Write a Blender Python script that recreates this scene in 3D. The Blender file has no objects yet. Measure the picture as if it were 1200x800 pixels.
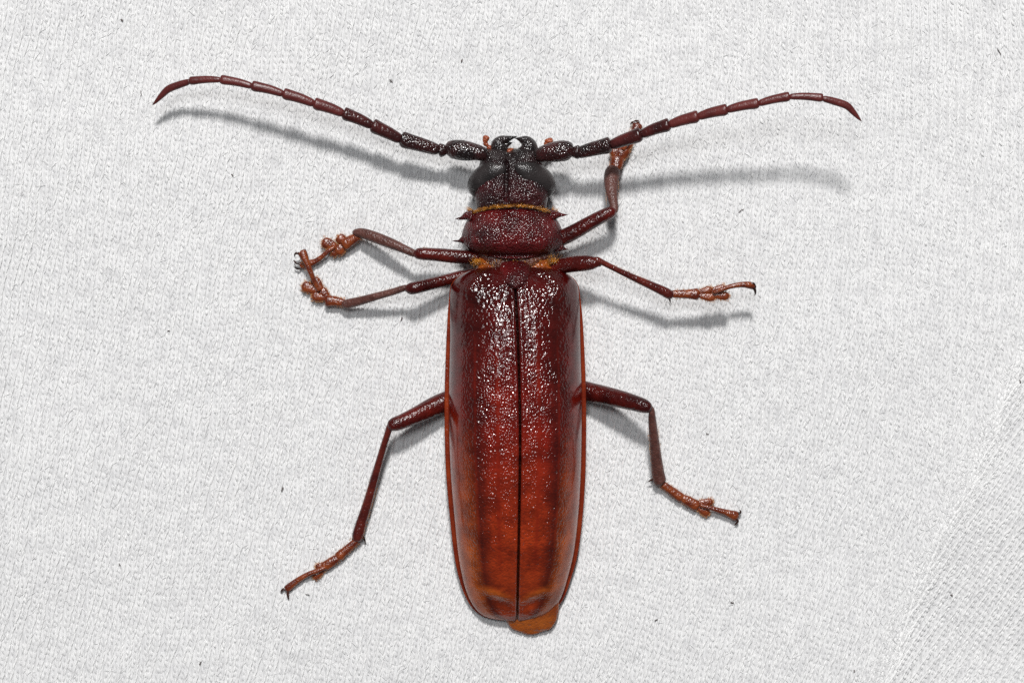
import bpy, math, random
import numpy as np
from mathutils import Vector, noise as mnoise

# ------------------------------------------------------------------ camera, light, exposure
SC = bpy.context.scene
COL = SC.collection
MM = 0.001                    # everything below is measured in millimetres
PXMM = 13.0                   # photograph pixels per millimetre on the cloth
CAMD = 256.0                  # camera height over the cloth, mm

cam_d = bpy.data.cameras.new('camera')
cam = bpy.data.objects.new('camera', cam_d)
COL.objects.link(cam)
cam.location = (0, 0, CAMD * MM)
cam_d.sensor_width = 36.0
cam_d.lens = 36.0 * CAMD / (1200.0 / PXMM)
cam_d.clip_start = 0.005
cam_d.clip_end = 5.0
SC.camera = cam

world = bpy.data.worlds.new('World')
SC.world = world
world.use_nodes = True
bg = world.node_tree.nodes['Background']
bg.inputs[0].default_value = (0.93, 0.96, 1.0, 1)
bg.inputs[1].default_value = 0.09


def area_lamp(name, loc, size, power, color):
    d = bpy.data.lights.new(name, 'AREA')
    d.shape = 'DISK'
    d.size = size * MM
    d.energy = power
    d.color = color
    o = bpy.data.objects.new(name, d)
    COL.objects.link(o)
    o.location = [c * MM for c in loc]
    o.rotation_euler = (-Vector(loc)).to_track_quat('-Z', 'Y').to_euler()
    return o


area_lamp('flash_lamp', (14, 525, 750), 115, 7.6, (1.0, 0.985, 0.97))
area_lamp('fill_lamp', (-90, 225, 930), 225, 2.3, (0.97, 0.985, 1.0))  # added fill lamp that lifts the shadows of the flash

SC.view_settings.view_transform = 'Standard'
SC.view_settings.look = 'None'
SC.view_settings.exposure = 0.0
SC.view_settings.gamma = 1.0
SC.view_settings.use_curve_mapping = False
SC.render.engine = 'CYCLES'
SC.cycles.use_denoising = False
SC.cycles.max_bounces = 6
SC.cycles.sample_clamp_indirect = 4.0

random.seed(7)
RNG = np.random.default_rng(11)


# ------------------------------------------------------------------ helpers
def P(px, py, z):
    """photograph pixel at height z (mm) -> point in mm"""
    k = (CAMD - z) / CAMD / PXMM
    return Vector(((px - 600.0) * k, (400.0 - py) * k, z))


def smooth01(t):
    t = np.clip(t, 0, 1)
    return t * t * (3 - 2 * t)


_VN = RNG.random((64, 64))


def vnoise(x, y, s, off=0):
    """smooth value noise on numpy arrays, cell size s mm, 0..1"""
    x = np.asarray(x, float) / s + 31.7 + off * 7.3
    y = np.asarray(y, float) / s + 17.1 + off * 3.9
    ix = np.floor(x).astype(int)
    iy = np.floor(y).astype(int)
    fx = smooth01(x - ix)
    fy = smooth01(y - iy)
    g = lambda a, b: _VN[a % 64, b % 64]
    return (g(ix, iy) * (1 - fx) + g(ix + 1, iy) * fx) * (1 - fy) + (g(ix, iy + 1) * (1 - fx) + g(ix + 1, iy + 1) * fx) * fy


def mesh_obj(name, verts, faces, mat, parent=None, smooth=True):
    me = bpy.data.meshes.new(name)
    me.from_pydata([tuple(c * MM for c in v) for v in verts], [], faces)
    me.update()
    if smooth:
        me.shade_smooth()
    if mat is not None:
        me.materials.append(mat)
    o = bpy.data.objects.new(name, me)
    COL.objects.link(o)
    if parent is not None:
        attach(o, parent)
    return o


def attach(o, parent):
    o.parent = parent
    o.matrix_parent_inverse = world_of(parent).inverted()


_W = {}


def world_of(o):
    from mathutils import Matrix
    return _W.get(o.name, Matrix.Identity(4))


def empty(name, loc, parent=None):
    from mathutils import Matrix
    o = bpy.data.objects.new(name, None)
    o.empty_display_size = 0.002
    COL.objects.link(o)
    if parent is not None:
        attach(o, parent)
    o.location = [c * MM for c in loc]
    _W[o.name] = Matrix.Translation(o.location)
    return o


def catmull(rows, n):
    """resample rows (lists of floats) to n per span along a Catmull-Rom curve"""
    r = [np.array(a, float) for a in rows]
    r = [2 * r[0] - r[1]] + r + [2 * r[-1] - r[-2]]
    out = []
    for i in range(1, len(r) - 2):
        a, b, c, d = r[i - 1], r[i], r[i + 1], r[i + 2]
        for k in range(n):
            t = k / n
            out.append(0.5 * (2 * b + (c - a) * t + (2 * a - 5 * b + 4 * c - d) * t * t + (3 * b - a - 3 * c + d) * t ** 3))
    out.append(r[-2])
    return out


def loft(rows, n=5, seg=14, power=1.0):
    """rows of (px, py, z, left half-width px, right half-width px, half-height mm) -> verts, faces of a closed limb"""
    rows = catmull(rows, n)
    pts = [P(r[0], r[1], r[2]) for r in rows]
    verts, faces = [], []
    m = len(rows)
    for i in range(m):
        a = pts[max(0, i - 1)]
        b = pts[min(m - 1, i + 1)]
        t = (b - a).normalized()
        side = Vector((-t.y, t.x, 0))
        side = side.normalized() if side.length > 1e-6 else Vector((1, 0, 0))
        up = t.cross(side)
        if up.z < 0:
            up = -up
        wl, wr, h = max(rows[i][3], .15) / PXMM, max(rows[i][4], .15) / PXMM, max(rows[i][5], .012)
        for k in range(seg):
            th = 2 * math.pi * k / seg
            c, s = math.cos(th), math.sin(th)
            c = math.copysign(abs(c) ** power, c)
            s = math.copysign(abs(s) ** power, s)
            verts.append(pts[i] + side * (c * (wl if c > 0 else wr)) + up * (s * h))
    for i in range(m - 1):
        for k in range(seg):
            k2 = (k + 1) % seg
            faces.append((i * seg + k, i * seg + k2, (i + 1) * seg + k2, (i + 1) * seg + k))
    verts.append(pts[0])
    verts.append(pts[-1])
    for k in range(seg):
        faces.append((len(verts) - 2, (k + 1) % seg, k))
        faces.append((len(verts) - 1, (m - 1) * seg + k, (m - 1) * seg + (k + 1) % seg))
    return verts, faces


def limb(name, rows, mat, parent, n=5, seg=14, power=1.0):
    v, f = loft(rows, n, seg, power)
    return mesh_obj(name, v, f, mat, parent)


def seg_rows(x0, y0, z0, x1, y1, z1, prof, hk=0.8):
    """straight limb from one pixel to another: prof of (t, left px, right px)"""
    out = []
    for t, a, b in prof:
        out.append((x0 + (x1 - x0) * t, y0 + (y1 - y0) * t, z0 + (z1 - z0) * t, a, b, (a + b) / 2 / PXMM * hk))
    return out


def hairs(name, roots, mat, parent, r=0.012):
    """roots of (start, end) in mm -> one mesh of bent tapered hairs"""
    V, F = [], []
    for a, b in roots:
        a, b = Vector(a), Vector(b)
        d = (b - a)
        L = d.length
        if L < 1e-6:
            continue
        s = d.cross(Vector((0, 0, 1)))
        s = s.normalized() if s.length > 1e-6 else Vector((1, 0, 0))
        u = s.cross(d).normalized()
        bend = u * (L * random.uniform(-.12, .2)) + s * (L * random.uniform(-.15, .15))
        base = len(V)
        for t, rr in ((0, r), (.55, r * .75)):
            c = a + d * t + bend * (4 * t * (1 - t))
            for k in range(3):
                th = k * 2.0944
                V.append(c + s * (rr * math.cos(th)) + u * (rr * math.sin(th)))
        V.append(b)
        for k in range(3):
            k2 = (k + 1) % 3
            F.append((base + k, base + k2, base + 3 + k2, base + 3 + k))
            F.append((base + 3 + k, base + 3 + k2, base + 6))
    o = mesh_obj(name, V, F, mat, parent)
    o['kind'] = 'stuff'
    return o


# ------------------------------------------------------------------ materials
def new_mat(name):
    m = bpy.data.materials.new(name)
    m.use_nodes = True
    nt = m.node_tree
    return m, nt, nt.nodes['Principled BSDF']


def mm_coords(nt):
    tc = nt.nodes.new('ShaderNodeTexCoord')
    mp = nt.nodes.new('ShaderNodeVectorMath')
    mp.operation = 'SCALE'
    mp.inputs['Scale'].default_value = 1000.0
    nt.links.new(tc.outputs['Object'], mp.inputs[0])
    return mp.outputs[0]


def ramp(nt, src, stops):
    r = nt.nodes.new('ShaderNodeValToRGB')
    e = r.color_ramp.elements
    while len(e) < len(stops):
        e.new(0.5)
    for el, (p, c) in zip(e, stops):
        el.position = p
        el.color = (*c, 1) if len(c) == 3 else c
    nt.links.new(src, r.inputs[0])
    return r.outputs[0]


def mth(nt, op, a, b=None, clamp=False):
    n = nt.nodes.new('ShaderNodeMath')
    n.operation = op
    n.use_clamp = clamp
    for i, v in enumerate((a, b)):
        if v is None:
            continue
        if isinstance(v, (int, float)):
            n.inputs[i].default_value = v
        else:
            nt.links.new(v, n.inputs[i])
    return n.outputs[0]


def noise_tex(nt, co, scale, detail=3, rough=0.55):
    n = nt.nodes.new('ShaderNodeTexNoise')
    n.inputs['Scale'].default_value = scale
    n.inputs['Detail'].default_value = detail
    n.inputs['Roughness'].default_value = rough
    nt.links.new(co, n.inputs['Vector'])
    return n.outputs['Fac']


def voronoi(nt, co, scale, feature='F1', jitter=1.0):
    n = nt.nodes.new('ShaderNodeTexVoronoi')
    n.feature = feature
    n.inputs['Scale'].default_value = scale
    n.inputs['Randomness'].default_value = jitter
    nt.links.new(co, n.inputs['Vector'])
    return n.outputs['Distance']


def mixcol(nt, fac, a, b):
    n = nt.nodes.new('ShaderNodeMix')
    n.data_type = 'RGBA'
    for sock, v in ((n.inputs[0], fac), (n.inputs[6], a), (n.inputs[7], b)):
        if isinstance(v, (int, float)):
            sock.default_value = v
        elif isinstance(v, tuple):
            sock.default_value = (*v, 1)
        else:
            nt.links.new(v, sock)
    return n.outputs[2]


def bump(nt, height, dist, prev=None, strength=1.0):
    b = nt.nodes.new('ShaderNodeBump')
    b.inputs['Strength'].default_value = strength
    b.inputs['Distance'].default_value = dist * MM
    nt.links.new(height, b.inputs['Height'])
    if prev is not None:
        nt.links.new(prev, b.inputs['Normal'])
    return b.outputs[0]


def cuticle(name, c0, c1, grain=3.0, depth=0.05, rough=0.28, fine=14.0, fdepth=0.008, spec=0.5, nscale=0.6, coat=0.0):
    """insect shell: two tones mottled, pits and granules as fine relief"""
    m, nt, b = new_mat(name)
    co = mm_coords(nt)
    f = noise_tex(nt, co, nscale, 4)
    nt.links.new(ramp(nt, f, [(0.35, c0), (0.68, c1)]), b.inputs['Base Color'])
    h1 = mth(nt, 'POWER', voronoi(nt, co, grain, 'F1'), 2.0)
    h2 = noise_tex(nt, co, fine, 2)
    n1 = bump(nt, h1, -depth)
    n2 = bump(nt, h2, fdepth, n1)
    nt.links.new(n2, b.inputs['Normal'])
    b.inputs['Roughness'].default_value = rough
    b.inputs['Specular IOR Level'].default_value = spec
    b.inputs['Coat Weight'].default_value = coat
    b.inputs['Coat Roughness'].default_value = 0.12
    return m


def attr(nt, name):
    a = nt.nodes.new('ShaderNodeAttribute')
    a.attribute_name = name
    return a.outputs['Fac']


def elytron_material():
    m, nt, b = new_mat('elytron_shell')
    co = mm_coords(nt)
    along, across, dpx = attr(nt, 'along'), attr(nt, 'across'), attr(nt, 'from_suture')
    wob = noise_tex(nt, co, 0.22, 3)
    along_w = mth(nt, 'ADD', along, mth(nt, 'MULTIPLY', mth(nt, 'SUBTRACT', wob, 0.5), 0.22), True)
    col = ramp(nt, along_w, [(0.0, (0.055, 0.003, 0.003)), (0.22, (0.095, 0.004, 0.003)), (0.5, (0.195, 0.010, 0.004)), (0.78, (0.310, 0.030, 0.005)), (1.0, (0.300, 0.036, 0.006))])
    # pale amber flank on the rear half, dark streak inside it, redder ribs
    rear = ramp(nt, along_w, [(0.42, (0, 0, 0)), (0.85, (1, 1, 1))])
    flank = ramp(nt, across, [(0.60, (0, 0, 0)), (0.78, (1, 1, 1)), (1.0, (0.7, 0.7, 0.7))])
    streak = ramp(nt, across, [(0.40, (0, 0, 0)), (0.58, (0.75, 0.75, 0.75)), (0.72, (0.6, 0.6, 0.6)), (0.86, (0, 0, 0))])
    col = mixcol(nt, streak, col, (0.045, 0.004, 0.003))
    col = mixcol(nt, mth(nt, 'MULTIPLY', mth(nt, 'MULTIPLY', flank, rear), 0.8), col, (0.400, 0.085, 0.010))
    rib = ramp(nt, across, [(0.265, (0, 0, 0)), (0.295, (1, 1, 1)), (0.315, (1, 1, 1)), (0.345, (0, 0, 0)), (0.60, (0, 0, 0)), (0.625, (.6, .6, .6)), (0.65, (0, 0, 0))])
    rib = mth(nt, 'MULTIPLY', rib, ramp(nt, along, [(0.15, (0, 0, 0)), (0.3, (1, 1, 1)), (0.75, (1, 1, 1)), (0.9, (0, 0, 0))]))
    col = mixcol(nt, mth(nt, 'MULTIPLY', rib, 0.5), col, (0.24, 0.014, 0.004))
    col = mixcol(nt, mth(nt, 'MULTIPLY', attr(nt, 'callus'), 0.85), col, (0.50, 0.11, 0.012))
    blot = ramp(nt, noise_tex(nt, co, 0.55, 6, 0.7), [(0.38, (0.55, 0.46, 0.46)), (0.62, (1.15, 1.15, 1.15))])
    mul = nt.nodes.new('ShaderNodeMix')
    mul.data_type = 'RGBA'
    mul.blend_type = 'MULTIPLY'
    mul.inputs[0].default_value = 1.0
    nt.links.new(col, mul.inputs[6])
    nt.links.new(blot, mul.inputs[7])
    seam = ramp(nt, mth(nt, 'DIVIDE', dpx, 10.0), [(0.0, (1, 1, 1)), (0.09, (1, 1, 1)), (0.20, (0, 0, 0))])
    nt.links.new(mixcol(nt, mth(nt, 'MULTIPLY', seam, 0.9), mul.outputs[2], (0.012, 0.004, 0.004)), b.inputs['Base Color'])
    # punctures and granules: coarse at the base, fine behind, smooth along the flank
    big = mth(nt, 'POWER', voronoi(nt, co, 3.1), 2.0)
    fine = mth(nt, 'POWER', voronoi(nt, co, 4.6), 2.0)
    k = ramp(nt, along, [(0.05, (1, 1, 1)), (0.30, (0.15, 0.15, 0.15)), (0.9, (0.0, 0.0, 0.0))])
    k2 = ramp(nt, along, [(0.0, (0.25, 0.25, 0.25)), (0.16, (0.4, 0.4, 0.4)), (0.32, (1, 1, 1)), (0.78, (1, 1, 1)), (0.93, (0.3, 0.3, 0.3))])
    sm = mth(nt, 'MULTIPLY', ramp(nt, across, [(0.74, (1, 1, 1)), (0.86, (0.06, 0.06, 0.06))]), mth(nt, 'SUBTRACT', 1.0, mth(nt, 'MULTIPLY', rib, 0.75)))
    n1 = bump(nt, mth(nt, 'MULTIPLY', mth(nt, 'MULTIPLY', big, k), sm), -0.085)
    n2 = bump(nt, mth(nt, 'MULTIPLY', mth(nt, 'MULTIPLY', fine, k2), sm), -0.065, n1)
    n3 = bump(nt, mth(nt, 'MULTIPLY', noise_tex(nt, co, 1.6, 3), sm), 0.07, n2)
    nt.links.new(n3, b.inputs['Normal'])
    b.inputs['Roughness'].default_value = 0.14
    b.inputs['Specular IOR Level'].default_value = 0.6
    return m


MAT_ELY = elytron_material()
MAT_RIM = cuticle('elytron_rim_shell', (0.15, 0.014, 0.004), (0.27, 0.036, 0.007), 4, 0.03, 0.20)
MAT_PRO = cuticle('pronotum_shell', (0.030, 0.004, 0.005), (0.115, 0.007, 0.008), 4.8, 0.10, 0.18, 6, 0.04, 0.55, 0.5)
MAT_HEAD = cuticle('head_shell', (0.014, 0.008, 0.009), (0.060, 0.008, 0.010), 5.2, 0.10, 0.20, 6, 0.04, 0.55, 0.35)
MAT_BLACK = cuticle('black_shell', (0.010, 0.008, 0.008), (0.022, 0.011, 0.011), 5.0, 0.07, 0.20, 8, 0.025, 0.8)


def darken_front(m):
    """the brow and clypeus are black, the crown behind them plum"""
    nt = m.node_tree
    b = nt.nodes['Principled BSDF']
    src = b.inputs['Base Color'].links[0].from_socket
    co = mm_coords(nt)
    sep = nt.nodes.new('ShaderNodeSeparateXYZ')
    nt.links.new(co, sep.inputs[0])
    f = mth(nt, 'ADD', sep.outputs[1], mth(nt, 'MULTIPLY', noise_tex(nt, co, 0.8, 3), 2.0))
    f = ramp(nt, mth(nt, 'DIVIDE', mth(nt, 'SUBTRACT', f, 14.5), 4.0, True), [(0.0, (0, 0, 0)), (1.0, (1, 1, 1))])
    nt.links.new(mixcol(nt, f, src, (0.012, 0.009, 0.009)), b.inputs['Base Color'])


darken_front(MAT_HEAD)
MAT_EYE = cuticle('eye_facets', (0.020, 0.017, 0.017), (0.042, 0.035, 0.035), 7.0, 0.03, 0.26, 9, 0.012, 0.55)
MAT_SCAPE = cuticle('antenna_base_shell', (0.010, 0.005, 0.005), (0.050, 0.008, 0.008), 4.5, 0.07, 0.18, 7, 0.025, 0.8)
MAT_ANTIN = cuticle('antenna_inner_shell', (0.030, 0.006, 0.006), (0.085, 0.013, 0.012), 4.5, 0.03, 0.26, 7, 0.015, 0.6)
MAT_ANT = cuticle('antenna_shell', (0.085, 0.014, 0.013), (0.135, 0.024, 0.021), 5.0, 0.015, 0.36, 7, 0.012, 0.5, 0.9)
MAT_FEM = cuticle('femur_shell', (0.030, 0.003, 0.003), (0.110, 0.009, 0.006), 4.2, 0.04, 0.20, 8, 0.025, 0.45, 0.5)
MAT_TIB = cuticle('tibia_shell', (0.075, 0.024, 0.018), (0.145, 0.058, 0.046), 4.5, 0.05, 0.36, 9, 0.03, 0.55, 1.2)
MAT_TIBD = cuticle('tibia_dark_shell', (0.055, 0.006, 0.005), (0.130, 0.018, 0.011), 4.0, 0.04, 0.20, 8, 0.02, 0.55, 0.8)
MAT_TAR = cuticle('tarsus_shell', (0.100, 0.013, 0.004), (0.265, 0.055, 0.011), 6.0, 0.03, 0.26, 9, 0.012, 0.7, 1.4)
MAT_CLAW = cuticle('claw_horn', (0.020, 0.008, 0.006), (0.060, 0.018, 0.010), 5.0, 0.01, 0.22)
MAT_PALP = cuticle('palp_shell', (0.24, 0.050, 0.020), (0.36, 0.085, 0.030), 5.0, 0.08, 0.28)
MAT_ABD = cuticle('abdomen_shell', (0.200, 0.036, 0.006), (0.370, 0.090, 0.012), 4.0, 0.05, 0.24, 10, 0.02, 0.6)
MAT_COLLAR = cuticle('collar_skin', (0.035, 0.006, 0.005), (0.100, 0.026, 0.012), 5.0, 0.08, 0.36, 12, 0.03)


def plain(name, c, rough, spec=0.5, dark=0.8, scale=3.0):
    m, nt, b = new_mat(name)
    co = mm_coords(nt)
    f = noise_tex(nt, co, scale, 2)
    nt.links.new(ramp(nt, f, [(0.36, tuple(v * dark * (1 if i == 0 else .8) for i, v in enumerate(c))), (0.64, c)]), b.inputs['Base Color'])
    b.inputs['Roughness'].default_value = rough
    b.inputs['Specular IOR Level'].default_value = spec
    return m


MAT_GOLD = plain('golden_hair', (0.78, 0.33, 0.04), 0.2, 1.0, 0.25, 2.2)
MAT_SETA = plain('amber_bristle', (0.62, 0.30, 0.10), 0.3)


def cloth_material(name, sheet):
    m, nt, b = new_mat(name)
    co = mm_coords(nt)
    lo, hi = ((0.72, 0.72, 0.725), (0.80, 0.80, 0.80)) if sheet else ((0.73, 0.73, 0.735), (0.83, 0.83, 0.83))
    f = noise_tex(nt, co, 0.9, 4, 0.6)
    col = ramp(nt, f, [(0.38, lo), (0.60, hi)])
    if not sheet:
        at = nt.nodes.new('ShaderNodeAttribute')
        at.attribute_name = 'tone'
        col = mixcol(nt, at.outputs['Fac'], col, (0.95, 0.95, 0.945))  # tone whitens raised yarn, a lit look put into its colour
        h = noise_tex(nt, co, 16.0, 3, 0.65)
        nt.links.new(bump(nt, h, 0.06), b.inputs['Normal'])
    else:
        w = nt.nodes.new('ShaderNodeTexWave')
        w.inputs['Scale'].default_value = 0.39
        w.inputs['Distortion'].default_value = 2.0
        nt.links.new(co, w.inputs['Vector'])
        nt.links.new(bump(nt, w.outputs['Fac'], 0.15), b.inputs['Normal'])
    nt.links.new(col, b.inputs['Base Color'])
    b.inputs['Roughness'].default_value = 0.85
    b.inputs['Specular IOR Level'].default_value = 0.25
    return m


MAT_YARN = cloth_material('white_yarn', False)
MAT_SHEET = cloth_material('white_cloth_backing', True)
MAT_SPECK = plain('grey_dust', (0.17, 0.16, 0.155), 0.8, 0.2)

# ------------------------------------------------------------------ the cloth
# fold at the lower right: a soft ridge running from pixel (1215,400) to (1030,790)
FA = np.array([(1215 - 600) / PXMM, (400 - 400) / PXMM])
FB = np.array([(1030 - 600) / PXMM, (400 - 790) / PXMM])
FT = (FB - FA) / np.linalg.norm(FB - FA)
FN = np.array([-FT[1], FT[0]])
if FN[0] < 0:
    FN = -FN


def fold_d(x, y):
    d = (x - FA[0]) * FN[0] + (y - FA[1]) * FN[1]
    return d + (vnoise(x, y, 6, 3) - .5) * 1.6


def cloth_z(x, y):
    x = np.asarray(x, float)
    y = np.asarray(y, float)
    near = np.clip((np.hypot(x * .75, y) - 14) / 25, 0.12, 1)
    z = (vnoise(x, y, 14, 1) - .5) * .9 * near + (vnoise(x, y, 5, 2) - .5) * .16
    d = fold_d(x, y)
    z = z + .20 * np.exp(-((d - .2) / 1.5) ** 2) + .10 * np.exp(-((d - 2) / 5) ** 2)
    return z


def build_sheet():
    xs = np.arange(-110, 110.1, 1.0)
    ys = np.arange(-85, 85.1, 1.0)
    X, Y = np.meshgrid(xs, ys)
    Z = cloth_z(X, Y) - .035 + .02 * smooth01(fold_d(X, Y) / 2)
    V = np.stack([X, Y, Z], -1).reshape(-1, 3)
    nx, ny = len(xs), len(ys)
    i = np.arange(nx * ny).reshape(ny, nx)
    F = np.stack([i[:-1, :-1], i[:-1, 1:], i[1:, 1:], i[1:, :-1]], -1).reshape(-1, 4)
    return mesh_obj('cloth', V.tolist(), F.tolist(), MAT_SHEET)


def fast_mesh(name, V, F, mat, tone=None):
    """numpy verts (n,3) in mm and quads (m,4) -> object"""
    me = bpy.data.meshes.new(name)
    me.vertices.add(len(V))
    me.vertices.foreach_set('co', (V * MM).astype(np.float32).ravel())
    me.loops.add(F.size)
    me.loops.foreach_set('vertex_index', F.astype(np.int32).ravel())
    me.polygons.add(len(F))
    me.polygons.foreach_set('loop_start', np.arange(0, F.size, F.shape[1], dtype=np.int32))
    me.update(calc_edges=True)
    me.shade_smooth()
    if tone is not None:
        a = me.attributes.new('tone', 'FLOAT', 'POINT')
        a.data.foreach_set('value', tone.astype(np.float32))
    me.materials.append(mat)
    o = bpy.data.objects.new(name, me)
    COL.objects.link(o)
    return o


def strands(c, ang, L, r, z0, lift, tone, rings=5, arc=4):
    """yarn pieces: centres c (n,2), angle from +Y, length, radius, height; half tubes that dip at both ends"""
    n = len(c)
    t = np.linspace(-1, 1, rings)
    th = np.radians(np.linspace(-25, 205, arc))
    d = np.stack([np.sin(ang), np.cos(ang)], -1)
    s = np.stack([d[:, 1], -d[:, 0]], -1)
    prof = np.clip(1 - t ** 2, .03, 1) ** .6
    rr = r[:, None] * prof[None]
    bend = (RNG.random(n) - .5)[:, None] * .12 * (1 - t[None] ** 2)
    cx = c[:, None, 0] + d[:, None, 0] * (L[:, None] / 2 * t) + s[:, None, 0] * bend
    cy = c[:, None, 1] + d[:, None, 1] * (L[:, None] / 2 * t) + s[:, None, 1] * bend
    cz = z0[:, None] + lift[:, None] * (1 - t[None] ** 2)
    V = np.empty((n, rings, arc, 3))
    co, si = np.cos(th), np.sin(th)
    V[..., 0] = cx[..., None] + s[:, None, None, 0] * rr[..., None] * co
    V[..., 1] = cy[..., None] + s[:, None, None, 1] * rr[..., None] * co
    V[..., 2] = cz[..., None] + rr[..., None] * si * .54
    i = np.arange(n * rings * arc).reshape(n, rings, arc)
    F = np.stack([i[:, :-1, :-1], i[:, :-1, 1:], i[:, 1:, 1:], i[:, 1:, :-1]], -1).reshape(-1, 4)
    return V.reshape(-1, 3), F, np.repeat(tone, rings * arc)


def build_knit(parent):
    WP, CP = .79, .50
    xs = np.arange(-92, 92, WP)
    ys = np.arange(-58, 58, CP)
    U, Vv = np.meshgrid(xs, ys)
    U, Vv = U.ravel(), Vv.ravel()
    X0 = np.clip(U, -60, 60)

    def lean_deg(x, y):
        right = smooth01((x + 10) / 50)
        down = (30 - y) / 60
        return (8 + 5 * down) * (1 - right) + (1.5 + 17 * np.clip(down, 0, 1) ** .7) * right

    # lattice west of the fold: integrate the lean downwards so that wales stay continuous
    dx = np.zeros((len(ys), len(xs)))
    Xg = np.tile(xs, (len(ys), 1))
    for j in range(len(ys) // 2 + 1, len(ys)):
        dx[j] = dx[j - 1] + CP * np.tan(np.radians(lean_deg(Xg[j] + dx[j - 1], ys[j])))
    for j in range(len(ys) // 2 - 1, -1, -1):
        dx[j] = dx[j + 1] - CP * np.tan(np.radians(lean_deg(Xg[j] + dx[j + 1], ys[j])))
    XA = U + dx.ravel() + (vnoise(U, Vv, 4, 5) - .5) * .5
    ph = RNG.random(len(xs)) * .28 + (np.arange(len(xs)) % 2) * .28
    ph = np.tile(ph, (len(ys), 1)).ravel()
    YA = Vv + ph + .02 * U + (vnoise(U, Vv, 6, 6) - .5) * .7
    lA = np.radians(lean_deg(XA, YA)) + (vnoise(U, Vv, 3, 8) - .5) * .12
    # lattice east of the fold: the cloth lies turned, wales lean further
    a = math.radians(33)
    XB = 40 + (U * math.cos(a) + Vv * math.sin(a)) + (vnoise(U, Vv, 4, 9) - .5) * .5
    YB = -20 + (-U * math.sin(a) + Vv * math.cos(a)) + (vnoise(U, Vv, 5, 10) - .5) * .5
    lB = np.full(len(U), a)
    dA, dB = fold_d(XA, YA), fold_d(XB, YB)
    inside = lambda x, y: (np.abs(x) < 71) & (np.abs(y) < 55)
    kA = (dA < .5) & inside(XA, YA)
    kB = (dB > -.1) & inside(XB, YB)
    X = np.concatenate([XA[kA], XB[kB]])
    Y = np.concatenate([YA[kA], YB[kB]])
    La = np.concatenate([lA[kA], lB[kB]])
    D = np.concatenate([dA[kA], dB[kB]])
    n = len(X)
    z = cloth_z(X, Y)
    felt = smooth01((vnoise(X, Y, 1.1, 12) - .58) / .18)            # felted spots, stitches pressed flat
    felt = np.maximum(felt, .95 * np.exp(-((D - .3) / 1.3) ** 2))
    felt = np.maximum(felt, .45 * smooth01(D / 2))
    R = lambda a, b: a + (b - a) * RNG.random(n)
    out = []
    # long leg: follows the wale and runs into the next one
    east = np.zeros(n)
    band = np.exp(-((D - .2) / 1.2) ** 2)                           # brushed-up fibres along the fold, painted whiter like a lit ridge
    c = np.stack([X + (.24 - .05 * east) * np.cos(La) + R(-.025, .025), Y - .24 * np.sin(La) + R(-.05, .05)], -1)
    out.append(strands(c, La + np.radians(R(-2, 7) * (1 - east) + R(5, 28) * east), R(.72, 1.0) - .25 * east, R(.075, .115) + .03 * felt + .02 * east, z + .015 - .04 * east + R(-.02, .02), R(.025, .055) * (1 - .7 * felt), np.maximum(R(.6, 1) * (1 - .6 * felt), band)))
    # short leg: plump, crosses the wale the other way; a few stand proud and are painted whiter, as if lit
    c = np.stack([X - .15 * np.cos(La) + R(-.06, .06), Y + .15 * np.sin(La) + R(-.09, .09)], -1)
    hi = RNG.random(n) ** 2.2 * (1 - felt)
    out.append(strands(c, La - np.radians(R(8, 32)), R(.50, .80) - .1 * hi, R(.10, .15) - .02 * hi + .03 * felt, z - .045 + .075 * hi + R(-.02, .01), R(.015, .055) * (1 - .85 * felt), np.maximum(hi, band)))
    # filler loops that close the turned part of the cloth
    e = np.concatenate([np.zeros(kA.sum(), bool), np.ones(kB.sum(), bool)])
    off2 = np.stack([X + .40 * np.cos(La), Y - .40 * np.sin(La)], -1)[e] + RNG.normal(0, .03, (int(e.sum()), 2))
    out.append(strands(off2, La[e] - np.radians(RNG.uniform(5, 30, int(e.sum()))), RNG.uniform(.4, .62, int(e.sum())), RNG.uniform(.10, .14, int(e.sum())), z[e] - .02, RNG.uniform(.01, .05, int(e.sum())), RNG.random(int(e.sum()))))
    V, F, T, off = [], [], [], 0
    for v, f, t in out:
        V.append(v)
        F.append(f + off)
        T.append(t)
        off += len(v)
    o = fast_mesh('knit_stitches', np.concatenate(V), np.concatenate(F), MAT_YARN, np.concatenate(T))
    o['kind'] = 'stuff'
    attach(o, parent)
    # loose fibres lying on the stitches
    n = 34000
    X = RNG.uniform(-71, 71, n)
    Y = RNG.uniform(-55, 55, n)
    ex = RNG.random(n) < .07                                       # more of them along the fold
    tt = RNG.uniform(0, 40, n)
    X = np.where(ex, FA[0] + FT[0] * tt + RNG.normal(0, .8, n), X)
    Y = np.where(ex, FA[1] + FT[1] * tt + RNG.normal(0, .8, n), Y)
    z = cloth_z(X, Y)
    v, f, t = strands(np.stack([X, Y], -1), RNG.normal(.15, .55, n), RNG.uniform(.3, 1.1, n), RNG.uniform(.014, .034, n), z + RNG.uniform(-.02, .05, n), RNG.uniform(.02, .07, n), RNG.random(n), 4, 3)
    o = fast_mesh('cloth_fuzz', v, f, MAT_YARN, t)
    o['kind'] = 'stuff'
    attach(o, parent)


CLOTH = build_sheet()
CLOTH['kind'] = 'structure'
CLOTH['label'] = 'white knitted cotton cloth spread flat under the beetle'
build_knit(CLOTH)


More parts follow.
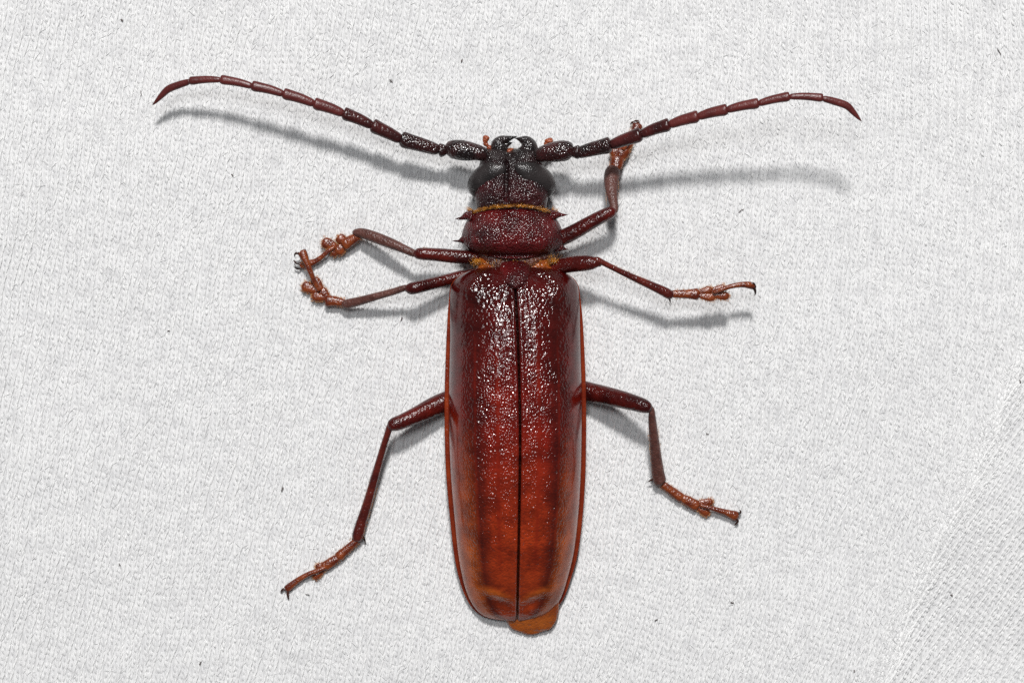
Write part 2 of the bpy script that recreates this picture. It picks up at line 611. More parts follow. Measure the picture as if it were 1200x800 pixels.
def speck(px, py, length, ang, w=1.4):
    x, y = P(px, py, 0)[:2]
    z = float(cloth_z(x, y)) + .10
    ca, sa = math.cos(ang), math.sin(ang)
    rows = []
    for t, k in ((-1, .3), (-.4, 1), (.1, .7), (.6, 1.1), (1, .2)):
        rows.append((px + ca * length / 2 * t + random.uniform(-.6, .6), py + sa * length / 2 * t + random.uniform(-.6, .6), z + random.uniform(-.02, .04), w * k * .5, w * k * .5, .05 * k))
    limb('speck', rows, MAT_SPECK, CLOTH, 2, 5)


for a in ((143, 24, 3, 1.0, 2.2), (331, 573, 6, 1.8, 2.2), (1171, 61, 9, 1.1, 1.3), (458, 95, 5, .6, 2.0), (541, 71, 3.5, 1.9, 2), (235, 777, 5, 1.9, 2.0), (1001, 786, 4, 1.2, 1.6), (858, 706, 3, .5, 2),
          (471, 374, 4.5, -.9, 1.7), (829, 508, 4, .4, 1.5), (868, 247, 8, -.6, 1.1), (272, 205, 3, .8, 1.6), (165, 110, 8, 1.5, 1.0), (140, 661, 4, 1.2, 1.5),
          (197, 388, 3, 0, 1.5), (1195, 447, 4, 1.4, 2.0), (1115, 697, 3, .3, 1.6), (769, 726, 4, -.7, 1.5), (360, 696, 6, .3, 1.0)):
    speck(*a)

# ------------------------------------------------------------------ the beetle
B = empty('longhorn_beetle', tuple(P(606, 520, 0)))
B['label'] = 'glossy red-brown longhorn beetle with spread legs and antennae on white cloth'
B['category'] = 'beetle'

# --- trunk: thorax and abdomen in one skin, its tip shows behind the wing cases
limb('body', [(600, 262, 3.0, 34, 34, 1.2), (601, 290, 2.9, 42, 42, 1.3), (602, 312, 2.9, 46, 44, 1.4), (604, 345, 2.8, 66, 66, 2.0), (605, 420, 2.7, 72, 72, 2.1), (606, 520, 2.5, 74, 74, 2.1), (607, 620, 2.1, 68, 70, 1.7),
              (612, 680, 1.5, 48, 52, 1.2), (618, 706, 1.05, 38, 37, .8), (619, 719, .85, 35, 32.5, .6), (618.5, 728, .72, 31, 27.5, .42), (617.5, 735, .6, 23.5, 21, .3), (617, 740, .52, 13, 12.5, .17), (616.5, 742.5, .48, 2, 3, .05)],
     MAT_ABD, B, 6, 32, .9)


# --- wing cases
def interp(tab, y):
    return float(np.interp(y, [a for a, _ in tab], [b for _, b in tab]))


def smooth_tab(tab):
    r = catmull(tab, 6)
    return [(float(a[0]), float(a[1])) for a in r]


SUT = smooth_tab([(312, 603), (340, 604), (400, 607), (500, 609.5), (600, 608.5), (680, 607), (728, 606)])
EDGE_L = smooth_tab([(313, 566), (316, 553), (320, 543), (326, 534), (334, 528.5), (345, 526.6), (370, 524.5), (410, 522.5), (460, 521), (510, 521), (560, 523), (610, 527.5), (650, 532), (680, 538.5), (700, 546), (712, 553.5), (719, 561), (723.3, 570), (725.6, 581), (726.8, 592), (727.5, 603)])
EDGE_R = smooth_tab([(313, 640), (316, 653), (320, 663), (326, 672), (334, 677.5), (345, 679.5), (370, 682.5), (410, 685), (460, 686.8), (510, 687), (560, 686), (610, 682.5), (650, 677), (680, 668.5), (700, 661), (712, 652.5), (719, 645), (723.3, 636), (725.6, 626), (726.8, 615), (727.5, 609)])
ZE = smooth_tab([(312, 3.7), (345, 3.0), (420, 2.75), (520, 2.4), (620, 1.6), (690, .9), (728, .75)])
HH = smooth_tab([(312, .9), (316, 1.75), (322, 2.55), (332, 3.2), (350, 3.75), (385, 4.35), (440, 4.75), (520, 4.85), (600, 4.45), (650, 3.75), (685, 2.85), (705, 2.0), (718, 1.25), (724, .75), (728, .35)])
RIM = smooth_tab([(312, 0.6), (345, .8), (375, 2.6), (420, 3.9), (560, 4.5), (650, 4.2), (690, 3.2), (715, 2.4), (728, 1.0)])


def elytron(side):
    edge = EDGE_L if side < 0 else EDGE_R
    t = (1 - np.cos(np.linspace(0, 1, 221) * math.pi)) / 2
    t = .55 * t + .45 * np.linspace(0, 1, 221)
    ys = 313 + (727.3 - 313) * t
    ns = 60
    ss = np.sin(np.linspace(0, 1, ns) * math.pi / 2) * .6 + np.linspace(0, 1, ns) * .4
    V, F, RV, RF, A = [], [], [], [], []
    for j, y in enumerate(ys):
        xs = interp(SUT, y) + side * .22
        xe = interp(edge, y)
        rim = interp(RIM, y)
        xd = xe - side * rim
        ze, H = interp(ZE, y), interp(HH, y)
        w = abs(xd - xs)
        for s in ss:
            x = xs + (xd - xs) * s
            q = 2.2 + 1.2 * float(smooth01((y - 340) / 130))
            z = ze + H * max(0.0, 1 - s ** q) ** .5
            dpx = w * s
            # sutural bead, two faint ribs, shoulder hump, tip callus, hammered surface
            z += .10 * math.exp(-((dpx - 4) / 2.0) ** 2) - .16 * math.exp(-(dpx / 1.3) ** 2)
            body = 1 / (1 + math.exp(-(y - 350) / 10)) * (1 / (1 + math.exp((y - 690) / 8)))
            z += body * (.03 * math.exp(-((s - .305) / .035) ** 2) + .025 * math.exp(-((s - .625) / .035) ** 2))
            z += .45 * math.exp(-((s - .72) / .16) ** 2 - ((y - 338) / 16) ** 2)
            z -= .40 * math.exp(-((s - .42) / .14) ** 2 - ((y - 325) / 11) ** 2)
            yr = 704 - 20 * s
            z += (.13 * math.exp(-((y - yr) / 4.5) ** 2) - .10 * math.exp(-((y - yr - 10) / 5) ** 2)) * math.exp(-((s - .35) / .3) ** 2)
            cal = math.exp(-((y - yr) / 5.0) ** 2) * math.exp(-((s - .42) / .28) ** 2)
            env = min(1.0, (1 - s) * 6)
            z += env * (.05 * mnoise.noise(Vector((x * .09, y * .06, side * 3))) + .05 * math.exp(-((y - 365) / 40) ** 2) * mnoise.noise(Vector((x * .3, y * .3, side * 5))))
            V.append(P(x, y, z))
            A.append(((y - 313) / 414.0, s, dpx, cal))
        # rim strip: thin shelf with an edge
        prof = [(-.8 / max(rim, .8), .10), (0.0, .10), (.35, .02), (.75, .05), (1.0, -.03), (.96, -.16), (.3, -.2), (-.8 / max(rim, .8), -.2)]
        for u, dz in prof:
            RV.append(P(xd + side * rim * u, y, ze + dz))
    nr = len(prof)
    m = len(ys)
    for j in range(m - 1):
        for i in range(ns - 1):
            a = j * ns + i
            q = (a, a + ns, a + ns + 1, a + 1)
            F.append(q if side > 0 else q[::-1])
        for i in range(nr):
            a, b = j * nr + i, j * nr + (i + 1) % nr
            q = (a, a + nr, b + nr, b)
            RF.append(q if side > 0 else q[::-1])
    # front face and sutural wall turned down so that the shell has thickness
    base = len(V)
    for i in range(ns):
        v = V[i].copy()
        V.append(Vector((v.x, v.y - .12, max(2.6, v.z - 1.5))))
    for i in range(ns - 1):
        q = (i, i + 1, base + i + 1, base + i)
        F.append(q if side > 0 else q[::-1])
    base = len(V)
    for j in range(m):
        v = V[j * ns].copy()
        V.append(Vector((v.x, v.y, v.z - .7 * min(1, (m - 1 - j) / 12))))
    for j in range(m - 1):
        q = (j * ns, base + j, base + j + 1, (j + 1) * ns)
        F.append(q if side > 0 else q[::-1])
    A += [(0, a[1], 9.0, 0) for a in A[:ns]]
    A += [(A[j * ns][0], 0, 0, 0) for j in range(m)]
    o = mesh_obj('elytron', V, F, MAT_ELY, B)
    for i, nm in enumerate(('along', 'across', 'from_suture', 'callus')):
        at = o.data.attributes.new(nm, 'FLOAT', 'POINT')
        at.data.foreach_set('value', [a[i] for a in A])
    mesh_obj('elytron_margin', RV, RF, MAT_RIM, o)
    return o


for sd in (-1, 1):
    elytron(sd)

# --- collar and scutellum between the wing cases and the shield
limb('mesonotum', [(603, 294, 3.3, 42, 42, .5), (603, 301, 3.5, 41, 41, .6), (603, 307, 3.75, 33, 33, .65), (603.5, 313, 3.9, 26, 26, .55), (604, 318, 3.9, 19, 19, .4)], MAT_COLLAR, B, 5, 28)
limb('scutellum', [(603.5, 309, 4.3, 16, 16, .35), (603.5, 315, 4.95, 18, 18, .45), (604, 322, 5.65, 16.5, 16.5, .5), (604, 329, 6.2, 13, 13, .5), (604, 334, 6.5, 8.5, 8.5, .4), (604, 337, 6.65, 4.5, 4.5, .28), (604, 338.5, 6.7, 1, 1, .1)], MAT_PRO, B, 5, 24)

# --- pronotum, a domed shield
PL = smooth_tab([(240, 563), (244, 555), (249, 550), (255, 547.5), (263, 544), (272, 541.5), (280, 540.5), (287, 542.5), (293, 547), (298, 556), (302, 568), (305, 586)])
PR = smooth_tab([(240, 638), (244, 645), (249, 649.5), (255, 653), (263, 657), (272, 660), (280, 661.5), (287, 660.5), (293, 656), (298, 648), (302, 636), (305, 618)])
PZ = smooth_tab([(240, 3.9), (246, 4.6), (255, 5.2), (268, 5.65), (282, 5.7), (293, 5.25), (299, 4.75), (302, 4.6), (305, 4.3)])


def pronotum():
    m, nu = 72, 80
    V, F = [], []
    for j in range(m):
        v = j / (m - 1)
        y0 = 240 + 65 * v
        xl, xr = interp(PL, y0), interp(PR, y0)
        zc = interp(PZ, y0)
        for i in range(nu):
            th = math.pi * (i / (nu - 1))
            s = -math.cos(th)
            x = (xl + xr) / 2 + (xr - xl) / 2 * s
            z = 2.9 + (zc - 2.9) * max(0.0, 1 - abs(s) ** 2.3) ** .60
            # the front and rear margins bow
            y = y0 + (1 - v) * (3.5 * s * s + .5) - v * (3.0 * s * s) + v * .5
            z += .16 * math.exp(-((y0 - 302.5) / 1.4) ** 2) * (1 - s ** 4) - .22 * math.exp(-((y0 - 298.5) / 1.8) ** 2) * (1 - s ** 4)
            z -= .10 * math.exp(-((y0 - 243.5) / 1.5) ** 2)
            env = min(1, (1 - abs(s)) * 5)
            z += env * .10 * mnoise.noise(Vector((x * .10, y * .12, 2.2))) + env * .05 * mnoise.noise(Vector((x * .32, y * .32, 5.2)))
            V.append(P(x, y, z))
        for i in range(nu // 4):
            s = math.cos(math.pi * i / (nu // 4 - 1)) * .985
            x = (xl + xr) / 2 + (xr - xl) / 2 * s
            y = y0 + (1 - v) * (3.5 * s * s + .5) - v * (3.0 * s * s) + v * .5
            V.append(P(x, y, 2.86 - 1.2 * (1 - s * s)))
    n = nu + nu // 4
    for j in range(m - 1):
        for i in range(n):
            a, b = j * n + i, j * n + (i + 1) % n
            F.append((a, b, b + n, a + n)[::-1])
    for j in (0, m - 1):
        F.append(tuple(j * n + i for i in range(n))[::(1 if j == 0 else -1)])
    return mesh_obj('pronotum', V, F, MAT_PRO, B)


PRO = pronotum()
for rows in (
    [(554, 253.5, 3.6, 8, 8, .5), (547, 253.5, 3.5, 4.6, 5.5, .36), (541, 255.6, 3.45, 2.2, 2.2, .18), (537, 256.2, 3.42, 1.3, 1.3, .1), (533.5, 256.4, 3.4, .2, .2, .02)],
    [(549, 280, 3.2, 9, 8, .5), (541.5, 281.3, 3.15, 4.6, 4, .32), (537.5, 282.4, 3.1, 1.7, 1.5, .14), (533.5, 282.4, 3.1, .9, .9, .07), (529.8, 282.3, 3.1, .15, .15, .02)],
    [(645, 252.5, 3.6, 8, 8, .5), (652, 251.8, 3.5, 5, 5, .36), (657, 252.0, 3.45, 2.6, 2.4, .18), (661, 251.9, 3.42, 1.4, 1.4, .1), (665.5, 251.7, 3.4, .2, .2, .02)],
    [(651, 289, 3.2, 8, 8, .5), (658, 290.5, 3.15, 4.6, 4.6, .3), (662, 291.8, 3.1, 1.7, 1.7, .14), (666.5, 292.3, 3.1, .15, .15, .02)],
    [(655, 279, 3.2, 6, 6, .4), (661, 280.5, 3.15, 2.6, 2.6, .2), (664.2, 281.6, 3.1, .2, .2, .02)],
):
    limb('spine', rows, MAT_PRO, PRO, 4, 10)

gold = []
for k in range(1000):
    u = random.uniform(-1, 1)
    a = P(600.5 + 47.5 * u, 240.4 + 8.5 * u * u + random.uniform(0, 2.2), 4.78 - 1.25 * u * u + random.uniform(-.2, .1))
    b = a + Vector((u * random.uniform(.0, .35) + random.uniform(-.35, .35), random.uniform(-.12, .26), random.uniform(.0, .2)))
    gold.append((a, b))
for k in range(70):
    sgn = random.choice((-1, 1))
    a = P(600 + sgn * random.uniform(46, 51), 247 + random.uniform(-1, 4), 3.2)
    gold.append((a, a + Vector((sgn * random.uniform(.05, .45), random.uniform(.1, .55), random.uniform(0, .2)))))
hairs('hair_fringe', gold, MAT_GOLD, PRO, .016)
gold = []
for k in range(320):
    sgn = random.choice((-1, 1))
    c = (558, 306.5) if sgn < 0 else (647, 305)
    a = P(c[0] + random.gauss(0, 3.0), c[1] + random.gauss(0, 1.8), 3.75 + random.uniform(-.2, .2))
    gold.append((a, a + Vector((random.uniform(-.3, .3), random.uniform(-.4, .35), random.uniform(.05, .35)))))
for k in range(70):
    u = random.uniform(-1, 1)
    a = P(603 + 40 * u, 305 + random.uniform(-2, 6), 4.55 - .4 * u * u)
    gold.append((a, a + Vector((random.uniform(-.2, .2), random.uniform(-.4, .1), random.uniform(.02, .2)))))
hairs('hair_tuft', gold, MAT_GOLD, B, .02)

# --- head
HL = smooth_tab([(174, 574), (178, 566.5), (184, 563.5), (191, 562), (199, 560), (208, 557.5), (218, 556), (228, 555.5), (238, 557), (246, 558), (254, 560)])
HR = smooth_tab([(174, 626), (178, 632.5), (184, 635.5), (191, 637.5), (199, 639), (208, 641), (218, 642.5), (228, 643), (238, 641), (246, 640), (254, 638)])
HZ = smooth_tab([(174, 3.35), (177, 3.7), (184, 4.05), (191, 4.25), (199, 4.4), (210, 4.6), (222, 4.85), (234, 4.8), (244, 4.5), (254, 4.2)])


def head():
    m, nu = 110, 240
    V, F = [], []
    for j in range(m):
        y0 = 174 + 80.0 * j / (m - 1)
        xl, xr, zc = interp(HL, y0), interp(HR, y0), interp(HZ, y0)
        for i in range(nu):
            th = 2 * math.pi * i / nu
            s = -math.cos(th)
            s = math.copysign(abs(s) ** .85, s)
            x = (xl + xr) / 2 + (xr - xl) / 2 * s
            up = math.sin(th)
            mid = 2.7
            y = y0
            if up >= 0:
                z = mid + (zc - mid) * abs(up) ** .75
                g = lambda cx, cy, sx, sy: math.exp(-((x - cx) / sx) ** 2 - ((y0 - cy) / sy) ** 2)
                z += .42 * g(579, 187, 12, 8) + .42 * g(620, 187, 12, 8)          # antennal tubercles
                z -= .45 * g(598, 181, 8, 9)
                z -= .75 * math.exp(-((x - (593.5 + (y0 - 200) * -.02)) / 1.7) ** 2) * smooth01((y0 - 184) / 10) * (1 - smooth01((y0 - 232) / 6))
                z += .22 * g(585, 212, 6, 16) + .22 * g(602, 212, 6, 16)
                z += .25 * g(603, 234, 9, 6)
                z += .10 * mnoise.noise(Vector((x * .16, y0 * .16, 1.0))) + .05 * mnoise.noise(Vector((x * .4, y0 * .4, 9.0)))
                # front lip with two lobes
                if y0 < 186:
                    k = (186 - y0) / 12
                    y = y0 + k * 4.5 * math.exp(-((x - 598) / 8) ** 2) + k * 1.0 * s * s
            else:
                z = mid - 1.5 * abs(up) ** .8
            V.append(P(x, y, z))
    for j in range(m - 1):
        for i in range(nu):
            a, b = j * nu + i, j * nu + (i + 1) % nu
            F.append((a, b, b + nu, a + nu)[::-1])
    F.append(tuple(range(nu)))
    F.append(tuple((m - 1) * nu + i for i in range(nu))[::-1])
    return mesh_obj('head', V, F, MAT_HEAD, B)


HEAD = head()
limb('eye', [(592, 195, 4.38, 2.3, 2.3, .2), (588, 197, 4.28, 8.0, 6.8, .5), (580, 200, 3.93, 13.7, 12.5, .85), (570, 206, 3.43, 15, 14, 1.05), (562, 213, 3.08, 13.5, 13, 1.1), (557.5, 221, 2.83, 10.3, 9.7, .95), (557, 228, 2.80, 4.6, 4.6, .6), (558, 230, 2.7, .5, .5, .1)], MAT_EYE, HEAD, 6, 28)
limb('eye', [(603, 195, 4.43, 2.3, 2.3, .2), (608, 196.5, 4.33, 6.8, 8.0, .5), (617, 200, 3.98, 12.5, 14.2, .85), (628, 206, 3.48, 14, 15, 1.05), (637, 213, 3.08, 13, 13.5, 1.1), (642, 221, 2.83, 9.7, 10.3, .95), (643, 227, 2.80, 4.6, 4.6, .6), (642.5, 229, 2.7, .5, .5, .1)], MAT_EYE, HEAD, 6, 28)
limb('mandible', [(586, 186, 2.45, 11, 11, .7), (585, 177, 2.50, 11, 9.5, .75), (584.5, 170, 2.55, 10, 9, .75), (588, 165.5, 2.55, 7, 6.8, .6), (594, 163.5, 2.55, 4, 4.5, .42), (600, 161.6, 2.55, 2.0, 2.4, .24), (606.5, 159.8, 2.55, .2, .2, .03)][::-1], MAT_BLACK, HEAD, 6, 20)
limb('mandible_tooth', [(589, 172, 2.50, 5, 5, .4), (595, 169, 2.50, 3.2, 3.2, .3), (600.5, 167.2, 2.50, .3, .3, .04)], MAT_BLACK, HEAD, 5, 12)
limb('mandible', [(620, 186, 2.65, 11, 11, .7), (619, 177, 2.75, 12, 12, .75), (618, 170, 2.80, 10.5, 11, .75), (615, 165.5, 2.85, 7, 7.5, .6), (610, 163.6, 2.85, 3.6, 3.4, .4), (603.5, 162, 2.85, .2, .2, .03)][::-1], MAT_BLACK, HEAD, 6, 20)
limb('labrum', [(588, 181, 2.5, 4, 4, .3), (598, 178.5, 2.6, 5, 4, .3), (608, 180, 2.5, 4, 4, .3)], MAT_PALP, HEAD, 4, 12)
gold = []
for k in range(130):
    a = P(598 + random.gauss(0, 4.5), 180 + random.uniform(-3, 2), 2.75)
    gold.append((a, a + Vector((random.uniform(-.15, .15), random.uniform(.1, .45), random.uniform(0, .1)))))
hairs('mouth_hair', gold, MAT_GOLD, HEAD, .016)


def bead(name, x0, y0, x1, y1, z, w, mat, parent, z1=None):
    z1 = z if z1 is None else z1
    limb(name, seg_rows(x0, y0, z, x1, y1, z1, ((0, .3 * w, .3 * w), (.12, .6 * w, .6 * w), (.45, .9 * w, .9 * w), (.75, w, w), (.92, .75 * w, .75 * w), (1, .15 * w, .15 * w)), .85), mat, parent, 3, 12)


for part in ((577, 178, 571.5, 171, 2.4, 3.2), (572, 172, 567.5, 166.5, 2.5, 3.0), (567.8, 168, 570.5, 158.8, 2.6, 4.0)):
    bead('palp', *part, MAT_PALP, HEAD)
for part in ((636, 177, 639, 171, 2.4, 3.2), (639, 172, 641, 167, 2.5, 3.2), (638.2, 165.5, 648.2, 164.8, 2.6, 3.6)):
    bead('palp', *part, MAT_PALP, HEAD)


# --- antennae
def antenna(side, scape, pedicel, joints, widths, zs):
    e = empty('antenna', tuple(P(scape[0][0], scape[0][1], scape[0][2])), B)
    limb('scape', scape, MAT_SCAPE, e, 5, 20)
    bead('pedicel', *pedicel, MAT_SCAPE, e)
    # the front (upper in the picture) distal corner of each joint juts out
    for k in range(len(joints) - 1):
        (x0, y0), (x1, y1) = joints[k], joints[k + 1]
        w0, w1 = widths[k], widths[k + 1] if k + 1 < len(widths) else 1.0
        w = w0 / 2
        z0, z1 = zs[k], zs[k + 1]
        last = k == len(joints) - 2
        # left half-width of a limb lies on its left when walking outwards
        up_left = side > 0
        if last:
            mx, my = (x0 + x1) / 2 + (-3 if side < 0 else 5), (y0 + y1) / 2 - 5
            prof = [(x0, y0, .50), (x0 * .9 + mx * .1, y0 * .9 + my * .1, .85), ((x0 + mx) / 2, (y0 + my) / 2 - .5, 1.0), (mx, my, 1.0), (mx * .55 + x1 * .45, my * .55 + y1 * .45 - .6, .78), (mx * .2 + x1 * .8, my * .2 + y1 * .8, .42), (x1, y1, .06)]
            rows = [(px, py, z0 + (z1 - z0) * i / 6, w * q, w * q, w * q / PXMM * .8) for i, (px, py, q) in enumerate(prof)]
            limb('antenna_segment', rows, MAT_ANT, e, 4, 14)
            continue
        f = [(0, .50, .50), (.05, .70, .68), (.14, .80, .78), (.4, .92, .88), (.7, 1.0, .95), (.86, 1.09, 1.0), (.95, 1.12, .92), (1.0, .90, .72), (1.02, .45, .45)]
        prof = [(t, w * (a if up_left else b), w * (b if up_left else a)) for t, a, b in f]
        rows = seg_rows(x0, y0, z0, x1, y1, z1, prof, .78)
        bow = 1.2 if k > 1 else .6
        rows = [(r[0], r[1] - bow * math.sin(math.pi * min(1, t[0])), *r[2:]) for r, t in zip(rows, f)]
        limb('antenna_segment', rows, MAT_SCAPE if k == 0 else MAT_ANTIN if k < 3 else MAT_ANT, e, 3, 16)
    return e


def zm(sc, ox, oy, pts):
    return [(ox + x / sc, oy + y / sc) for x, y in pts]


LJ = zm(2.857, 160, 70, [(1012, 304), (885, 268), (788, 221), (692, 181), (594, 148), (491, 115), (386, 89), (281, 68), (178, 73), (53, 153)])
RJ = zm(2.857, 610, 80, [(188, 286), (302, 258), (404, 223), (499, 190), (595, 163), (692, 140), (797, 119), (901, 96), (1012, 101), (1142, 178)])
AW = [18, 16, 14.6, 13.6, 12.8, 11.8, 10.6, 9.4, 8.6]
antenna(-1, [(570, 181, 3.5, 7, 7, .5), (564, 180, 3.55, 8.5, 8.5, .6), (558, 178.5, 3.55, 9.5, 9.5, .68), (548, 177, 3.5, 11.5, 11.2, .82), (538, 175.5, 3.45, 12, 11.5, .85), (529, 174.5, 3.35, 10.5, 10, .75), (524, 174.8, 3.3, 7.5, 7, .5), (521.5, 175, 3.25, 2, 2, .2)],
        (525, 175.5, 513, 176.5, 3.25, 8.0), LJ, AW, [3.3, 3.7, 4.1, 4.4, 4.6, 4.7, 4.6, 4.3, 3.8, 2.3])
antenna(1, [(628, 182, 3.7, 7, 7, .5), (634, 181, 3.8, 8.5, 9, .6), (640, 179.5, 3.9, 10, 10.5, .72), (650, 178, 4.05, 11.8, 11.8, .85), (660, 177, 4.2, 12.2, 12, .87), (667, 176.6, 4.3, 10.5, 10.5, .75), (671, 177, 4.35, 6.5, 7, .5), (672.5, 177, 4.35, 2, 2, .2)],
        (669, 178, 680.5, 178.5, 4.4, 8.0), RJ, AW, [4.5, 5.3, 6.1, 6.8, 7.5, 8.1, 8.6, 9.0, 9.1, 8.4])


# --- legs
def lobe(x0, y0, x1, y1, z, w, parent, z1=None):
    """one pad of a tarsal segment, heart shaped half"""
    z1 = z if z1 is None else z1
    limb('tarsal_segment', seg_rows(x0, y0, z, x1, y1, z1, ((0, .35 * w, .35 * w), (.15, .6 * w, .6 * w), (.5, .95 * w, .95 * w), (.8, w, w), (.95, .7 * w, .7 * w), (1.0, .2 * w, .2 * w)), .42), MAT_TAR, parent, 4, 16)
    d = Vector((x1 - x0, -(y1 - y0), 0)).normalized()
    sd = Vector((-d.y, d.x, 0))
    for _ in range(130):
        if random.random() < .6:
            t, sg = random.uniform(.1, 1), random.choice((-1, 1))
            a = P(x0 + (x1 - x0) * t, y0 + (y1 - y0) * t, z + (z1 - z) * t) + sd * (sg * w * (.5 + .42 * min(1, t * 2)) / PXMM)
            v = sd * sg + d * random.uniform(0, 1.0)
        else:
            u = random.uniform(-1, 1)
            a = P(x1, y1, z1) + sd * (u * w * .75 / PXMM) - d * (w * .5 * u * u / PXMM)
            v = d + sd * (u * .8 + random.uniform(-.3, .3))
        HAIRQ.append((a, a + v.normalized() * random.uniform(.10, .28) + Vector((0, 0, random.uniform(-.1, .06)))))


HAIRQ = []


def claw(pts, parent):
    rows = [(x, y, z, w, w, w / PXMM) for x, y, z, w in pts]
    limb('claw', rows, MAT_CLAW, parent, 5, 8)


def fringe(parent, items, mat=None, r=.013):
    """bristles along limbs: items of (x0,y0,x1,y1,z0,z1,half width px,n,length mm)"""
    roots = []
    for x0, y0, x1, y1, z0, z1, w, n, L in items:
        d = Vector((x1 - x0, -(y1 - y0), 0)).normalized()
        s = Vector((-d.y, d.x, 0))
        for _ in range(n):
            t = random.uniform(0, 1)
            sg = random.choice((-1, 1))
            a = P(x0 + (x1 - x0) * t, y0 + (y1 - y0) * t, z0 + (z1 - z0) * t) + s * (sg * w * .85 / PXMM)
            roots.append((a, a + s * (sg * L * random.uniform(.4, 1.1)) + d * (L * random.uniform(.1, .9)) + Vector((0, 0, random.uniform(-.5, .3) * L))))
    hairs('bristles', roots + HAIRQ, mat or MAT_SETA, parent, r)
    HAIRQ.clear()


def leg(x, y, z):
    return empty('leg', tuple(P(x, y, z)), B)


# front leg, head side of the pair whose feet cross
L = leg(556, 304, 2.6)
limb('femur', [(572, 303, 2.7, 6, 6, .5), (552, 301.8, 3.0, 8, 8, .62), (530, 300, 3.2, 8.2, 8, .62), (508, 298, 3.3, 7.6, 7.4, .58), (494, 297.3, 3.3, 7.2, 7, .55), (488, 297, 3.25, 5.8, 5.8, .45), (485, 296.5, 3.2, 2, 2, .2)], MAT_FEM, L, 5, 16)
limb('tibia', [(490, 298, 3.2, 3, 3, .25), (484, 296.5, 3.1, 4.4, 4.4, .32), (474, 292, 2.9, 5, 5, .36), (460, 286, 2.55, 6, 6, .42), (445, 280, 2.1, 6.7, 6.4, .46), (432, 275, 1.7, 7, 6, .46), (423, 272.3, 1.4, 6.2, 5, .4), (416, 273, 1.2, 4.2, 4, .3), (414, 274.5, 1.15, 1, 1, .1)], MAT_TIB, L, 5, 16)
limb('tarsal_segment', seg_rows(423, 275, 1.2, 401, 287.5, .85, ((0, 3.5, 3.5), (.2, 5, 5), (.6, 6.5, 6), (.9, 7.5, 6.5), (1, 3, 3)), .6), MAT_TAR, L, 4, 14)
lobe(406, 287, 396, 276.5, .75, 6.0, L, .7)
lobe(406, 286, 393, 296, .75, 6.5, L, .6)
lobe(395, 289, 377.5, 283, .65, 6.2, L, .6)
lobe(397, 290, 387, 297.5, .6, 6.2, L, .5)
limb('claw_segment', [(392, 289, .8, 2.5, 2.5, .18), (385, 294, .85, 2.6, 2.6, .2), (376, 302, .7, 3, 3, .22), (368, 307, .55, 3.6, 3.6, .25), (360, 309.3, .45, 4.6, 4.6, .27), (352.5, 310.8, .4, 4, 4, .22), (351, 311, .4, 1, 1, .08)], MAT_TAR, L, 5, 12)
claw([(354, 309.5, .42, 1.6), (348, 308.5, .5, 1.3), (344.8, 305.8, .4, .8), (344.8, 305, .35, .2)], L)
claw([(354, 312, .42, 1.6), (350, 314.8, .5, 1.3), (346, 313.6, .4, .9), (345.4, 312, .35, .2)], L)
fringe(L, [(423, 275, 402, 287, .9, .7, 6, 120, .2), (390, 291, 362, 309, .8, .5, 3, 70, .15), (470, 290, 420, 273, 2.5, 1.3, 6.5, 90, .13), (550, 302, 495, 297, 3.1, 3.2, 8, 90, .10)])

# middle leg of the same flank
L = leg(540, 326, 2.6)
limb('femur', [(565, 317, 2.0, 6, 6, .5), (545, 322, 2.15, 6.5, 6.5, .52), (525, 327.5, 2.45, 6.8, 6.6, .52), (505, 332.5, 2.95, 7, 6.8, .53), (488, 336.6, 3.4, 7.4, 6.8, .53), (480, 338, 3.3, 7, 6.2, .48), (475, 338.6, 3.2, 3, 3, .25)], MAT_FEM, L, 5, 16)
limb('tibia', [(480, 336.5, 3.25, 2.6, 2.6, .22), (474, 337.5, 3.1, 3.7, 3.7, .29), (460, 342, 2.75, 4, 4, .31), (440, 347.5, 2.2, 4.5, 4.5, .34), (422, 352.5, 1.6, 5.2, 5, .37), (410, 355, 1.25, 6, 5.2, .38), (403, 356.2, 1.1, 5, 4.2, .33), (400.5, 356.5, 1.05, 1, 1, .1)], MAT_TIB, L, 5, 16)
limb('tarsal_segment', seg_rows(407, 355, 1.0, 381, 351, .75, ((0, 3, 3), (.2, 4.6, 4.2), (.6, 5.8, 5.6), (.9, 7.5, 5.5), (1, 3.5, 3))[::1], .6), MAT_TAR, L, 4, 14)
lobe(386, 349, 365.5, 346.5, .65, 5.6, L, .55)
lobe(386, 350, 375, 339, .65, 5.6, L, .6)
lobe(374, 342, 354, 334, .6, 6.2, L, .5)
lobe(378, 341, 367, 326, .65, 5.6, L, .6)
limb('claw_segment', [(374, 341, .8, 2.4, 2.4, .18), (369, 331, .95, 2.8, 2.8, .22), (364, 319, 1.1, 3.3, 3.3, .25), (359, 307, 1.15, 4, 4, .28), (354.5, 296.5, 1.1, 5.4, 5.4, .3), (353, 294, 1.05, 2, 2, .15)], MAT_TAR, L, 5, 12)
claw([(352, 297.5, 1.05, 1.6), (347, 296.8, 1.1, 1.4), (345.2, 299, .9, .9), (345.8, 301, .7, .2)], L)
claw([(356, 295.5, 1.05, 1.6), (357.5, 293.3, 1.1, 1.4), (358.8, 296.2, .9, .9), (358.8, 298, .7, .2)], L)
fringe(L, [(405, 355, 382, 351, .9, .7, 5.5, 120, .2), (470, 339, 405, 356, 3, 1.2, 4.8, 80, .12), (362, 318, 355, 300, 1, 1, 4, 40, .15)])

